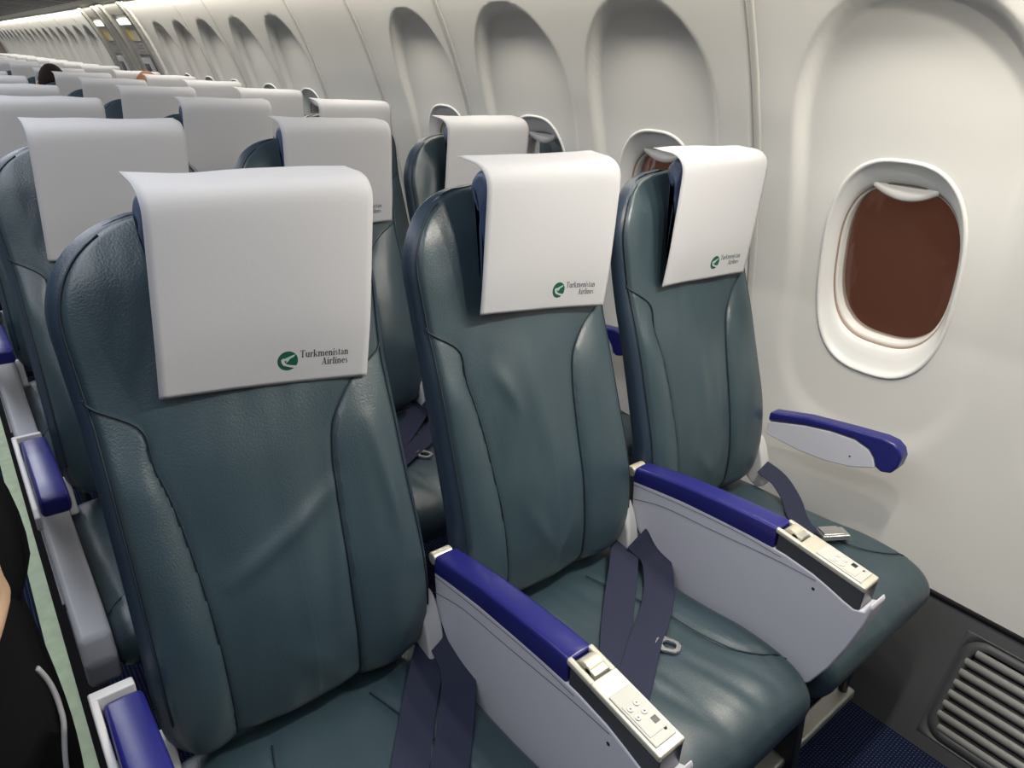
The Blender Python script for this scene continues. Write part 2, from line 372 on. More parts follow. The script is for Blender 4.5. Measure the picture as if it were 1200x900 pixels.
def overhead_bin(y0, y1, k):
    root = empty('overhead_bin', (0.85, (y0+y1)/2, 1.70)); O = Vector(root.location)
    b = MB(); P = [(1.268, 1.672), (1.20, 1.684), (0.62, 1.712), (0.50, 1.735), (0.46, 1.79), (0.47, 1.9), (0.60, 2.098), (1.268, 2.098)]
    b.prism([(x - O.x, z - O.z) for x, z in P], 1, y0 + 0.004 - O.y, y1 - 0.004 - O.y); bevel(b.build('bin_body', BIN, root), 0.008, 2)
    for k in range(4):
        ya = y0 + 0.03 + (y1-y0-0.05)*k/4
        p = MB(); p.add([(x-O.x, y-O.y, z-O.z) for x, y, z in ((1.12, ya, 1.6865-0.003), (1.12, ya+0.15, 1.6835), (0.68, ya+0.15, 1.706), (0.68, ya, 1.706),
               (1.12, ya, 1.69), (1.12, ya+0.15, 1.69), (0.68, ya+0.15, 1.7125), (0.68, ya, 1.7125))], [(0,1,2,3),(7,6,5,4),(0,4,5,1),(1,5,6,2),(2,6,7,3),(3,7,4,0)])
        p.build('service_panel', SERV, root, smooth=False)
    tag(root, 'grey overhead bin with striped underside above the window seats, %s counting back from the front' % BINO[k], 'overhead bin', 'overhead bins along the window side')
for k in range(18): overhead_bin(-1.5 + k, -0.5 + k, k)

# ------------------------------------------------------------------ overwing exits
def make_door(k, y0, y1):
    root = struct(empty('door_%d' % k, (prof(1.0), (y0+y1)/2, 1.0))); O = Vector(root.location)
    def slab(ya, yb, za, zb, off, th, name, m, n=16):
        b = MB(); rr = []
        for j in range(n + 1):
            z = za + (zb-za)*j/n; x = prof(z) - off
            rr.append([(x-O.x, ya-O.y, z-O.z), (x-O.x, yb-O.y, z-O.z), (x+th-O.x, yb-O.y, z-O.z), (x+th-O.x, ya-O.y, z-O.z)])
        b.loft(rr); return b.build(name, m, root, smooth=False)
    slab(y0, y0+0.06, 0.29, 1.672, 0.03, 0.05, 'door_frame', DOORD); slab(y1-0.06, y1, 0.29, 1.672, 0.03, 0.05, 'door_frame', DOORD)
    slab(y0+0.06, y1-0.06, 0.29, 1.672, 0.0, 0.02, 'door_panel', DOORM)
    slab(y0+0.09, y1-0.09, 1.60, 1.655, 0.012, 0.03, 'door_header', DOORD, 4)
    yc = (y0+y1)/2
    slab(yc-0.15, yc+0.15, 1.535, 1.57, 0.015, 0.03, 'exit_light', EXITL, 3)
    slab(yc-0.13, yc+0.13, 1.43, 1.515, 0.004, 0.01, 'placard', PLAC, 3); slab(yc+0.04, yc+0.12, 1.435, 1.51, 0.007, 0.006, 'placard_band', PLACY, 3)
    for q in range(3): slab(yc-0.09, yc+0.09, 1.40-0.022*q, 1.408-0.022*q, 0.003, 0.006, 'instruction_line', DOORD, 2)
    slab(yc-0.15, yc+0.15, 1.15, 1.34, 0.003, 0.01, 'handle_recess', BLACK, 4)
    slab(yc-0.13, yc+0.10, 1.16, 1.315, 0.02, 0.02, 'handle_cover', WHITEP, 4)
    slab(yc-0.06, yc+0.05, 1.20, 1.275, 0.028, 0.01, 'handle', DGREY, 4)
make_door(1, 5.22, 5.90); make_door(2, 6.12, 6.70)
for a, b_ in ((5.152, 5.22), (5.90, 6.12), (6.70, 6.75)):
    b = MB(); rr = []
    for j in range(17):
        z = 0.29 + 1.382*j/16; x = prof(z) - 0.015; rr.append([(x, a, z), (x, b_, z), (x+0.03, b_, z), (x+0.03, a, z)])
    b.loft(rr); struct(b.build('wall_right', WALL if a < 5.2 else DOORM, smooth=False))

# ------------------------------------------------------------------ seats
S = 0.483; PITCH = 0.7934
YF = [(0.42, 0.010), (0.46, -0.006), (0.50, -0.016), (0.56, -0.018), (0.62, -0.010), (0.68, 0.004), (0.75, 0.028), (0.85, 0.064), (0.97, 0.108), (1.06, 0.131), (1.13, 0.147), (1.20, 0.160)]
YFS = [(v.x, v.y) for v in catmull([(a, b, 0) for a, b in YF], 6)]
def yfront(z): return interp(z, YFS)
BT, BB = 1.190, 0.455
def bw(z):
    w_ = interp(z, [(0.45, 0.206), (0.60, 0.211), (0.75, 0.209), (0.95, 0.208), (1.06, 0.214), (1.19, 0.214)])
    if z > 1.065: q = min(1, (z-1.065)/(BT-1.065)); w_ = 0.055 + (w_-0.055)*max(0, 1-q**2.2)**(1/2.2)
    if z < 0.56: q = min(1, (0.56-z)/(0.56-BB)); w_ = 0.135 + (w_-0.135)*max(0, 1-q**2.2)**(1/2.2)
    return w_
BOLS = [(0.985, 0.206), (0.972, 0.190), (0.945, 0.150), (0.915, 0.132), (0.86, 0.116), (0.80, 0.108), (0.72, 0.102), (0.64, 0.099), (0.56, 0.098), (0.47, 0.098)]
BOLR = sorted((v.x, v.y) for v in catmull([(z, x, 0) for z, x in BOLS], 8))
CREASE = {0: [(-0.09, 0.725, 0.075, 0.80, 0.006, 0.013), (0.085, 0.80, 0.045, 0.62, 0.005, 0.016), (0.15, 0.88, 0.165, 0.70, 0.006, 0.014), (-0.03, 0.60, 0.05, 0.51, 0.004, 0.02), (-0.16, 0.80, -0.15, 0.62, 0.003, 0.02)],
          1: [(-0.085, 0.90, -0.055, 0.83, 0.004, 0.014), (-0.02, 0.92, 0.0, 0.72, 0.0035, 0.02), (-0.07, 0.66, -0.02, 0.56, 0.004, 0.015), (0.03, 0.60, -0.03, 0.50, 0.003, 0.014)],
          2: [(-0.02, 0.90, -0.03, 0.70, 0.004, 0.016), (0.02, 0.84, 0.03, 0.60, 0.003, 0.018), (-0.06, 0.62, -0.01, 0.55, 0.003, 0.014)]}
def crease(x, z, seed):
    y = 0
    for x0, z0, x1, z1, a, w_ in CREASE[int(seed/3.7 + 0.5) % 3]:
        dx, dz = x1-x0, z1-z0; t = min(1, max(0, ((x-x0)*dx + (z-z0)*dz)/(dx*dx + dz*dz)))
        d2 = (x-x0-dx*t)**2 + (z-z0-dz*t)**2; y += a*math.exp(-d2/(w_*w_))*(0.35 + 0.65*math.sin(math.pi*min(1, max(0, t))))
    return y
BSH = 0.024
def bolx(x, sg, z):
    return x - sg*BSH*sstep(0.965, 0.88, z)
def back_y(x, z, seed=0):
    h = bw(z); u = min(1, abs(x) / h)
    y = yfront(z)
    y += 0.012 * u**3 + 0.030 * max(0, u - 0.90)**2 / 0.01 * 0.55          # edges turn back
    top = sstep(0.11, 0.0, BT - z); y += 0.020 * top**2
    bot = sstep(0.06, 0.0, z - BB); y += 0.022 * bot**2
    if z < 0.985:
        xs = bolx(interp(z, BOLR), 1 if x > 0 else -1, z); d = abs(x) - xs
        k = sstep(0.985, 0.86, z)
        if d > 0: y -= 0.011 * k * math.sin(min(1, d / max(0.03, h - xs)) * math.pi)
        else: y += 0.006 * k * sstep(-0.09, 0, d) - 0.004 * k * (1 - (x/xs)**2)
        y += 0.0020 * k * math.exp(-(d/0.007)**2)
    de = h - abs(x)
    y += 0.0030 * math.exp(-((de - 0.012)/0.004)**2)                        # edge seam
    n1 = noise.noise(Vector((x*9+seed, z*4.5, 3.1+seed))); n2 = noise.noise(Vector((x*26+5+seed, z*11-z*x*20, 1.7)))
    y -= 0.0045*n1 + 0.0018*n2
    y -= crease(x, z, seed)
    return y
def thick(z): return interp(z, [(0.45, 0.055), (0.6, 0.068), (0.9, 0.058), (1.06, 0.050), (1.19, 0.034)])
def make_back(parent, seed):
    nz, nx = 130, 150; rings = []
    for i in range(nz + 1):
        q = i / nz; q = 0.5 - 0.5*math.cos(math.pi*q) if False else q
        z = BB + (BT - BB) * (q + 0.06*math.sin(2*math.pi*q)*-1*0.5)
        h = bw(z); t = thick(z); r = []
        for k in range(nx + 1):
            u = -1 + 2*k/nx; x = h*u; r.append(Vector((x, back_y(x, z, seed), z)))
        yL = r[0].y; yR = r[-1].y; y0 = yfront(z)
        r += [Vector((h*1.0+0.000, yR+(t-0.03)*0.35, z)), Vector((h*0.992, yR+(t-0.03)*0.75, z)), Vector((h*0.965, y0+t*0.93, z)), Vector((h*0.90, y0+t, z))]
        r += [Vector((h*u, y0+t+0.004*(1-u*u), z)) for u in (0.6, 0.3, 0, -0.3, -0.6)]
        r += [Vector((-h*0.90, y0+t, z)), Vector((-h*0.965, y0+t*0.93, z)), Vector((-h*0.992, yL+(t-0.03)*0.75, z)), Vector((-h, yL+(t-0.03)*0.35, z))]
        rings.append(r)
    b = MB(); b.loft(rings); o = b.build('backrest', [LEATHER, GUSSET], parent)
    for p in o.data.polygons:
        c = p.center; h = bw(c.z)
        if c.y > back_y(max(-h, min(h, c.x)), c.z, seed) + 0.004 or abs(c.x) > h - 0.0115: p.material_index = 1
    # piping along the seams
    def seam(pts, name='seam'):
        s_ = MB(); s_.tube([(x, back_y(x, z, seed) - 0.0024, z) for x, z in pts], 0.0015, 6); s_.build(name, SEAM, o)
    for sg in (-1, 1):
        pts = [(sg*(bolx(min(x, bw(z)-0.010), sg, z) - 0.0028*sstep(0.975, 0.93, z)), z) for z, x in BOLR[::2]]; seam(pts)
        zz = [0.56 + (1.168-0.56)*k/60 for k in range(61)]; seam([(sg*(bw(z) - 0.012), z) for z in zz])
    return o
HEADP = [(0.118, 0.985), (0.100, 1.03), (0.097, 1.10), (0.094, 1.17), (0.090, 1.200), (0.096, 1.218), (0.110, 1.228), (0.127, 1.225), (0.141, 1.212), (0.145, 1.196), (0.138, 1.182), (0.132, 1.165), (0.134, 1.13), (0.128, 1.06), (0.122, 1.0)]
def extrude_profile(name, prof2, hw, inset, material, parent, n=40, u0=0.86, wob=0.0, seed=0, fn=None):
    pts = [Vector((p.x, p.y)) for p in catmull([(a, b_, 0) for a, b_ in prof2 + [prof2[0]]], 5)][:-1]
    m = len(pts); A = sum(pts[i].x*pts[(i+1) % m].y - pts[(i+1) % m].x*pts[i].y for i in range(m)); sgn = 1 if A > 0 else -1
    nor = []
    for i in range(m):
        t = pts[(i+1) % m] - pts[i-1]; nrm = Vector((t.y, -t.x))*sgn
        nor.append(nrm.normalized() if nrm.length > 1e-9 else Vector((0, 0)))
    us = [-1 + 2*k/n for k in range(n+1)]; us = [-1, -0.997, -0.99, -0.975, -0.955, -0.93, -0.90, -0.87] + [u for u in us if abs(u) < 0.86] + [0.87, 0.90, 0.93, 0.955, 0.975, 0.99, 0.997, 1]
    rings = []
    for u in us:
        q = max(0, (abs(u)-u0)/(1-u0)); d = inset*(1-math.sqrt(max(0, 1-q*q)))
        r = []
        for p, nn in zip(pts, nor):
            pp = p - nn*d; v = Vector((u*hw, pp.x, pp.y))
            if wob: v += Vector((0, nn.x, nn.y))*wob*noise.noise(Vector((v.x*8+seed, v.y*7, v.z*7)))
            if fn: v = fn(v, u)
            r.append(v)
        rings.append(r)
    b = MB(); b.loft(rings); return b.build(name, material, parent)
CUSH = [(0.045, 0.400), (0.040, 0.438), (-0.01, 0.447), (-0.10, 0.450), (-0.20, 0.457), (-0.30, 0.464), (-0.375, 0.463), (-0.420, 0.450), (-0.446, 0.425), (-0.452, 0.395), (-0.440, 0.362), (-0.405, 0.345), (-0.25, 0.340), (-0.10, 0.338), (0.03, 0.345)]
def cush_fn(v, u):
    if v.z > 0.42:
        # seat pan: slightly dished, with a seam curving from the back to the side edges
        a = abs(v.x)
        v.z += 0.004*math.sin(min(1, a/0.2165)*math.pi) - 0.003*(1-(a/0.2165)**2)*sstep(-0.42, -0.25, v.y)
        xs = cush_seam_x(v.y)
        if xs is not None: v.z -= 0.0045*math.exp(-((a-xs)/0.007)**2)
        v.z += 0.0030*noise.noise(Vector((v.x*10, v.y*6+v.x*12, 2))) + 0.0016*noise.noise(Vector((v.x*30, v.y*12+v.x*25, 5)))
    return v
CS = [(-0.02, 0.080), (-0.09, 0.098), (-0.18, 0.118), (-0.26, 0.124), (-0.32, 0.138), (-0.362, 0.172), (-0.385, 0.214)]
CSS = sorted((v.x, v.y) for v in catmull([(a, b_, 0) for a, b_ in CS], 5))
def cush_seam_x(y):
    if y < -0.385 or y > 0.0: return None
    return interp(y, CSS)
def cush_top(y):
    return interp(-y, [(-0.04, 0.438), (0.01, 0.447), (0.10, 0.450), (0.20, 0.457), (0.30, 0.464), (0.375, 0.463), (0.42, 0.450)])
def ribbon(pts, wdir, width, th, name, m, parent, n=8):
    P = catmull(pts, n); Wd = catmull(wdir, n) if isinstance(wdir, list) else [Vector(wdir)]*len(P)
    rings = []
    for i, p in enumerate(P):
        t = (P[min(i+1, len(P)-1)] - P[max(i-1, 0)]).normalized(); wv = Wd[i].normalized(); wv = (wv - t*wv.dot(t)).normalized(); nn = t.cross(wv)
        if nn.z < 0 and abs(nn.z) > 0.2: nn = -nn
        hw_, ht = width/2, th/2
        rings.append([p - wv*hw_ - nn*ht, p - wv*hw_*0.98 + nn*ht, p + wv*hw_*0.98 + nn*ht, p + wv*hw_ - nn*ht])
    b = MB(); b.loft(rings); return b.build(name, m, parent, smooth=False)
def buckle_tongue(c, d, name, parent):
    # flat steel hook plate with a hexagonal eye
    d = Vector(d).normalized(); sd = Vector((0, 0, 1)).cross(d); c = Vector(c); up = Vector((0, 0, 1))
    outer = [(-0.022, -0.007), (-0.010, -0.017), (0.014, -0.014), (0.021, -0.006), (0.021, 0.006), (0.014, 0.014), (-0.010, 0.017), (-0.022, 0.007)]
    inner = [(x*0.55+0.002, y*0.58) for x, y in outer]
    b = MB(); n = len(outer); mk = lambda p, h: c + d*p[0] + sd*p[1] + up*h
    b.loft([[mk(p, 0.000) for p in inner], [mk(p, 0.000) for p in outer], [mk(p, 0.0035) for p in outer], [mk(p, 0.0035) for p in inner], [mk(p, 0.0) for p in inner]], cap=False)
    b.box((0,0,0), (0,0,0)) if False else None
    return b.build(name, STEEL, parent, smooth=False)

def make_cushion(parent, seed=0):
    c = extrude_profile('seat_cushion', CUSH, 0.2165, 0.030, LEATHER, parent, n=64, u0=0.84, wob=0.004, seed=seed, fn=cush_fn)
    for sg in (-1, 1):
        pts = [(sg*x, y, cush_top(y) + 0.001 + 0.004*math.sin(min(1, x/0.2165)*math.pi) - 0.0025 - 0.003*(1-(x/0.2165)**2)*sstep(-0.42, -0.25, y) + 0.0012 - (0.012*sstep(0.19, 0.2165, x))) for y, x in reversed(CSS)]
        s_ = MB(); s_.tube(pts, 0.0013, 6); s_.build('seam', SEAM, c)
    return c
# armrests. x is the arm's centre line relative to the seat root
AW = 0.0232
PADTOP = [(0.004, 0.640), (-0.05, 0.651), (-0.12, 0.663), (-0.20, 0.672), (-0.27, 0.678), (-0.3136, 0.680)]
def padz(y): return interp(-y, [(-a, b_) for a, b_ in PADTOP])
def arm_pad(x, parent, y1=-0.3136, front_round=False):
    b = MB(); rr = []; ys = [0.004 - (0.004 - y1)*k/28 for k in range(29)]
    for y in ys:
        z = padz(y); h = 0.036 + 0.006*sstep(0.0, -0.3, y); c = AW; e = 0.007
        if front_round:
            q = max(0, (y1 + 0.06 - y)/0.06); z -= 0.012*q*q*q; h -= 0.004*q
        rr.append([(x-c, y, z-h), (x-c-0.0006, y, z-h*0.5), (x-c+0.0005, y, z-e), (x-c+0.0025, y, z-0.0025), (x-c+e, y, z-0.0004), (x, y, z+0.0006), (x+c-e, y, z-0.0004), (x+c-0.0025, y, z-0.0025), (x+c-0.0005, y, z-e), (x+c+0.0006, y, z-h*0.5), (x+c, y, z-h)])
    b.loft(rr); return bevel(b.build('armrest_pad', BLUE, parent), 0.004 if not front_round else 0.009, 3, 60)
PANEL = [(0.004, 0.612), (-0.067, 0.620), (-0.139, 0.630), (-0.263, 0.640), (-0.335, 0.640), (-0.388, 0.634), (-0.419, 0.626), (-0.441, 0.619), (-0.462, 0.614), (-0.478, 0.622), (-0.484, 0.640), (-0.488, 0.632), (-0.484, 0.600), (-0.470, 0.540), (-0.452, 0.480), (-0.430, 0.428), (-0.415, 0.410), (-0.395, 0.405), (-0.30, 0.405), (-0.20, 0.405), (-0.13, 0.412), (-0.085, 0.438), (-0.058, 0.468), (-0.030, 0.500), (-0.004, 0.530)]
def arm_panel(x, parent):
    b = MB(); b.prism(PANEL, 0, x-AW, x+AW); o = bevel(b.build('armrest_panel', GREYP, parent), 0.0045, 3, 25)
    for sg in (-1, 1):     # fine moulded line across the panel face
        pts = catmull([(x+sg*(AW+0.0001), 0.0, 0.568), (x+sg*(AW+0.0001), -0.08, 0.592), (x+sg*(AW+0.0001), -0.20, 0.606), (x+sg*(AW+0.0001), -0.32, 0.621), (x+sg*(AW+0.0001), -0.395, 0.626)], 6)
        s_ = MB(); s_.tube(pts, 0.0007, 6); s_.build('groove', LINEP, o)
        pts = catmull([(x+sg*(AW+0.0001), 0.0, 0.602), (x+sg*(AW+0.0001), -0.12, 0.619), (x+sg*(AW+0.0001), -0.24, 0.631), (x+sg*(AW+0.0001), -0.33, 0.632)], 6)
        s_ = MB(); s_.tube(pts, 0.0006, 6); s_.build('groove', LINEP, o)
        s_ = MB(); s_.tube([(x+sg*(AW-0.001), -0.395, 0.609), (x+sg*(AW+0.0006), -0.395, 0.609)], 0.0028, 10); s_.build('screw', BLACK, o)
def control_box(x, parent):
    # sloping metal box at the front of the arm with lever, keypad and small display
    y0, y1 = -0.316, -0.470; zt = lambda y: 0.680 + (y - y0)/(y1 - y0)*(0.661 - 0.680)
    b = MB(); b.prism([(y0, zt(y0)-0.004), (y1, zt(y1)-0.004), (y1, 0.612), (y1+0.02, 0.600), (y0, 0.610)], 0, x-AW+0.0022, x+AW-0.0022)
    box = bevel(b.build('control_box', DGREY, parent), 0.002, 2)
    def onbox(y): return Vector((x, y, zt(y)))
    def plate(ya, yb, xa, xb, h0, h1, name, m, bv=0.002):
        p = MB(); p.prism([(ya, zt(ya)+h0), (yb, zt(yb)+h0), (yb, zt(yb)+h1), (ya, zt(ya)+h1)], 0, x+xa, x+xb)
        return bevel(p.build(name, m, box), bv, 2)
    plate(y0-0.038, y1, -AW, AW, -0.010, 0.0, 'top_plate', CREAM, 0.0025)
    for sg in (-1, 1): plate(y0+0.006, y0-0.040, sg*AW if sg < 0 else AW-0.009, sg*AW+0.009 if sg < 0 else AW, -0.010, 0.0, 'cheek', CREAM, 0.003)
    lv = MB(); lv.tube([(x-0.0125, y0-0.016, zt(y0)-0.010), (x+0.0125, y0-0.016, zt(y0)-0.010)], 0.0145, 24); bevel(lv.build('recline_lever', CREAM, box), 0.001, 2)
    plate(y0-0.018, y0-0.036, -0.0125, 0.0125, -0.006, 0.003, 'lever_tab', RAIL, 0.001)
    plate(y0-0.066, y1+0.010, -0.0185, 0.0185, -0.001, 0.0022, 'keypad', PANELG, 0.0015)
    plate(y0-0.085, y1+0.022, -0.0155, 0.0155, 0.0012, 0.0030, 'keypad_face', PANELG, 0.0006)
    for ux, uy in ((-0.0085, -0.093), (0.0045, -0.091), (-0.0085, -0.106), (0.0045, -0.104)):
        c = onbox(y0+uy) + Vector((ux, 0, 0.0025)); k = MB(); k.tube([c, c+Vector((0, 0, 0.0016))], 0.0043, 14); bevel(k.build('button', BUTTON, box), 0.0005, 1)
        for q in (0,):
            c2 = c + Vector((0, 0, 0.0017)); k2 = MB(); k2.add([c2+Vector((-0.0014, -0.001, 0)), c2+Vector((0.0014, -0.001, 0)), c2+Vector((0, 0.0016, 0))], [(0, 1, 2)]); k2.build('button_mark', INK, box, smooth=False)
    plate(y0-0.114, y0-0.123, 0.0035, 0.0125, 0.0025, 0.0034, 'display', BLACK, 0.0004)
    c = onbox(y0-0.133) + Vector((0.010, 0, 0.0014)); k = MB(); k.tube([c, c+Vector((0, 0, 0.0012))], 0.0022, 10); k.build('jack_hole', BLACK, box)
def window_arm(x, parent):
    top = [(0.004, 0.630), (-0.089, 0.654), (-0.189, 0.669), (-0.262, 0.678), (-0.285, 0.676), (-0.300, 0.666), (-0.308, 0.650), (-0.306, 0.626), (-0.296, 0.606), (-0.275, 0.600)]
    inn = [(-0.262, 0.606), (-0.255, 0.625), (-0.240, 0.640), (-0.205, 0.650), (-0.15, 0.646), (-0.089, 0.634), (0.004, 0.606)]
    b = MB(); b.prism(top + inn, 0, x-AW*0.8, x+AW*0.8); bevel(b.build('armrest_pad', BLUE, parent), 0.006, 3, 40)
    ins = [(0.004, 0.604), (-0.089, 0.632), (-0.15, 0.644), (-0.205, 0.648), (-0.238, 0.639), (-0.253, 0.625), (-0.262, 0.603), (-0.21, 0.580), (-0.15, 0.568), (-0.087, 0.564), (0.004, 0.570)]
    b = MB(); b.prism(ins, 0, x-AW*0.72, x+AW*0.72); o = bevel(b.build('armrest_panel', GREYP, parent), 0.003, 3, 30)
    s_ = MB(); s_.tube([(x-AW*0.75, -0.205, 0.606), (x-AW*0.70, -0.205, 0.606)], 0.002, 10); s_.build('screw', BLACK, o)
def hinge_cover(x, parent, small=False):
    # white bracket at the foot of the backrest beside the arm
    b = MB(); b.prism([(0.045, 0.560), (0.012, 0.572), (-0.002, 0.565), (-0.014, 0.545), (-0.026, 0.515), (-0.040, 0.452), (-0.020, 0.440), (0.030, 0.470), (0.05, 0.52)], 0, x-(0.018 if small else 0.032), x)
    if small: b.v = [(q[0], q[1]*0.7+0.012, 0.44+(q[2]-0.44)*0.62) for q in b.v]
    bevel(b.build('hinge_cover', WHITEP, parent), 0.006, 3, 25)
def hinge_barrel(x, parent):
    b = MB(); b.tube([(x-0.019, 0.017, 0.624), (x+0.019, 0.017, 0.624)], 0.0115, 16); bevel(b.build('hinge_barrel', CREAM, parent), 0.003, 2)

def belts(kind, parent):
    zt = lambda y: cush_top(y) + 0.004
    if kind == 'aisle':
        ribbon([(0.245-0.03, 0.00, 0.475), (0.180, -0.035, 0.466), (0.130, -0.090, zt(-0.09)+0.002), (0.070, -0.165, zt(-0.16)), (0.015, -0.235, zt(-0.23)), (-0.03, -0.30, zt(-0.30))], (0.85, -0.52, 0.0), 0.056, 0.002, 'belt_strap', BELT, parent)
        ribbon([(0.215, -0.02, 0.500), (0.205, -0.085, 0.474), (0.150, -0.160, zt(-0.16)+0.006), (0.085, -0.235, zt(-0.23)+0.004), (0.03, -0.30, zt(-0.3)+0.003)], (0.80, -0.60, 0.1), 0.056, 0.002, 'belt_strap', BELT, parent)
    if kind == 'middle':
        ribbon([(0.198, -0.010, 0.478), (0.150, -0.055, 0.468), (0.075, -0.115, zt(-0.12)+0.003), (0.010, -0.170, zt(-0.18)+0.001), (-0.045, -0.220, zt(-0.23)+0.001), (-0.15, -0.318, zt(-0.32))], (0.70, -0.72, 0.0), 0.058, 0.002, 'belt_strap', BELT, parent)
        s2 = ribbon([(0.200, -0.040, 0.502), (0.205, -0.085, 0.482), (0.165, -0.135, zt(-0.14)+0.008), (0.095, -0.185, zt(-0.19)+0.006), (0.020, -0.225, zt(-0.22)+0.005), (-0.11, -0.305, zt(-0.30)+0.005)], (0.60, -0.80, 0.1), 0.058, 0.002, 'belt_strap', BELT, parent)
        buckle_tongue((0.052, -0.252, zt(-0.25)+0.002), (0.55, -1, 0), 'belt_tongue', s2)
    if kind == 'window':
        s2 = ribbon([(0.195, -0.03, 0.505), (0.200, -0.075, 0.490), (0.180, -0.125, 0.470), (0.140, -0.165, zt(-0.16)+0.004), (0.110, -0.20, zt(-0.2)+0.002), (0.100, -0.235, zt(-0.235)+0.002)], (0.78, -0.60, 0.0), 0.048, 0.002, 'belt_strap', BELT, parent)
        o = MB(); o.box((-0.030, -0.021, 0), (0.030, 0.021, 0.013)); bk = bevel(o.build('belt_buckle', STEEL, s2), 0.004, 3)
        bk.location = (0.118, -0.262, cush_top(-0.26)+0.010); bk.rotation_euler = (math.radians(-10), math.radians(-6), math.radians(-38))
        o = MB(); o.box((-0.026, -0.019, 0.013), (0.016, 0.019, 0.0165)); pl = bevel(o.build('buckle_flap', STEEL, s2), 0.002, 2)
        pl.location = bk.location; pl.rotation_euler = bk.rotation_euler

def make_seat(col, full=True, seed=0):
    cx = S*(col + 0.5) + (0.001, 0.0, -0.012)[col]
    r = empty('airline_seat', (cx, 0, 0))
    make_back(r, seed); extrude_profile('headrest', HEADP, 0.122, 0.016, BLUELIT, r, n=30, u0=0.86, wob=0.002, seed=seed, fn=lambda v, u: Vector((0.012 + v.x*interp(v.z, [(0.98, 0.78), (1.12, 0.88), (1.18, 1.0), (1.23, 0.97)]), v.y, v.z)))
    make_cushion(r, seed)
    if full:
        xa = S*col - cx
        if col == 0:
            arm_pad(xa, r, -0.312, True)
            b = MB(); b.prism([(0.030, 0.636), (0.012, 0.644), (-0.30, 0.650), (-0.316, 0.640), (-0.316, 0.615), (-0.25, 0.600), (-0.10, 0.560), (0.0, 0.52), (0.03, 0.53)], 0, xa-AW-0.011, xa-AW-0.0015)
            b.prism([(0.028, 0.640), (0.007, 0.646), (0.007, 0.600), (0.028, 0.580)], 0, xa-AW-0.011, xa+AW-0.006)
            bevel(b.build('armrest_panel', WHITEP, r), 0.003, 3, 25)
            hinge_cover(xa+0.046, r, True)
        else:
            arm_pad(xa, r); arm_panel(xa, r); control_box(xa, r); hinge_barrel(xa, r)
        if col == 2:
            window_arm(3*S - cx, r)
        xr = S*(col+1) - cx
        hinge_cover(xr - 0.0245, r)
        belts(('aisle', 'middle', 'window')[col], r)
    return r
CN = ['aisle', 'middle', 'window']
ORD = ['front', 'second', 'third', 'fourth', 'fifth', 'sixth', 'seventh', 'eighth', 'ninth', 'tenth', 'eleventh', 'twelfth', 'thirteenth', 'fourteenth', 'fifteenth', 'sixteenth']
ROWY = [PITCH*r for r in range(7)] + [PITCH*7 + 0.45 + PITCH*k for k in range(9)]
NR = len(ROWY)
seat_full = [make_seat(c, True, c*3.7) for c in range(3)]
seat_far = [make_seat(c, False, c*3.7 + 20) for c in range(3)]
SL = {(0, 0): 'teal leather aisle seat in the front row, blue armrest beside the aisle, nearest the camera',
      (0, 1): 'teal leather middle seat in the front row, loose belt and steel tongue on it',
      (0, 2): 'teal leather window seat in the front row with steel belt buckle on its cushion'}
for c in range(3):
    for r in range(NR):
        src = seat_full[c] if r < 4 else seat_far[c]
        loc = (src.location.x, ROWY[r], 0)
        if r in (0, 4): o = src; o.location = loc
        else: o = copy_tree(src, loc)
        tag(o, SL.get((r, c), 'teal leather %s seat in the %s row counting back from the front' % (CN[c], ORD[r])), 'airline seat', 'airline seats in rows of three')

# under-seat frames, one per row
def make_frame():
    r = empty('seat_frame', (0.7245, 0, 0))
    for nm, y, z in (('front_beam', -0.33, 0.312), ('rear_beam', -0.04, 0.312)):
        b = MB(); b.tube([(-0.70, y, z), (0.70, y, z)], 0.022, 14); b.build(nm, FRAMEM, r)
    for x in (-0.28, 0.36):
        b = MB(); b.prism([(-0.36, 0.335), (0.0, 0.335), (0.02, 0.29), (0.13, 0.02), (0.13, 0.0), (0.05, 0.0), (-0.06, 0.22), (-0.22, 0.25), (-0.30, 0.16), (-0.36, 0.0), (-0.41, 0.0), (-0.39, 0.2)], 0, x-0.014, x+0.014); bevel(b.build('leg', FRAMEM, r), 0.005, 2)
    b = MB(); b.box((-0.66, -0.385, 0.062), (0.645, -0.345, 0.086)); bevel(b.build('baggage_bar', RAIL, r), 0.006, 3)
    for x in (-0.63, 0.62):
        b = MB(); b.tube([(x, -0.33, 0.30), (x, -0.362, 0.20), (x, -0.365, 0.075)], 0.010, 8); b.build('bar_hanger', FRAMEM, r)
    # pale shroud under the aisle armrest
    x = -0.7245
    b = MB(); b.prism([(0.03, 0.520), (-0.05, 0.500), (-0.20, 0.475), (-0.36, 0.465), (-0.425, 0.445), (-0.450, 0.405), (-0.445, 0.355), (-0.41, 0.325), (-0.20, 0.33), (0.03, 0.33)], 0, x-0.026, x+0.027); bevel(b.build('aisle_shroud', SHROUD, r), 0.010, 3, 30)
    b = MB(); b.prism([(0.02, 0.50), (-0.30, 0.440), (-0.30, 0.425), (0.02, 0.48)], 0, x-0.030, x-0.024); b.build('shroud_bumper', DGREY, r, smooth=False)
    return r
fr = make_frame()
for r in range(NR):
    if r == 0: o = fr
    else: o = copy_tree(fr, (0.7245, ROWY[r], 0))
    tag(o, ('dark seat frame with silver baggage bar on the carpet under the front row' if r == 0 else 'dark frame with grey aisle shroud under the %s row of seats' % ORD[r]), 'seat frame', 'frames under the seat rows')

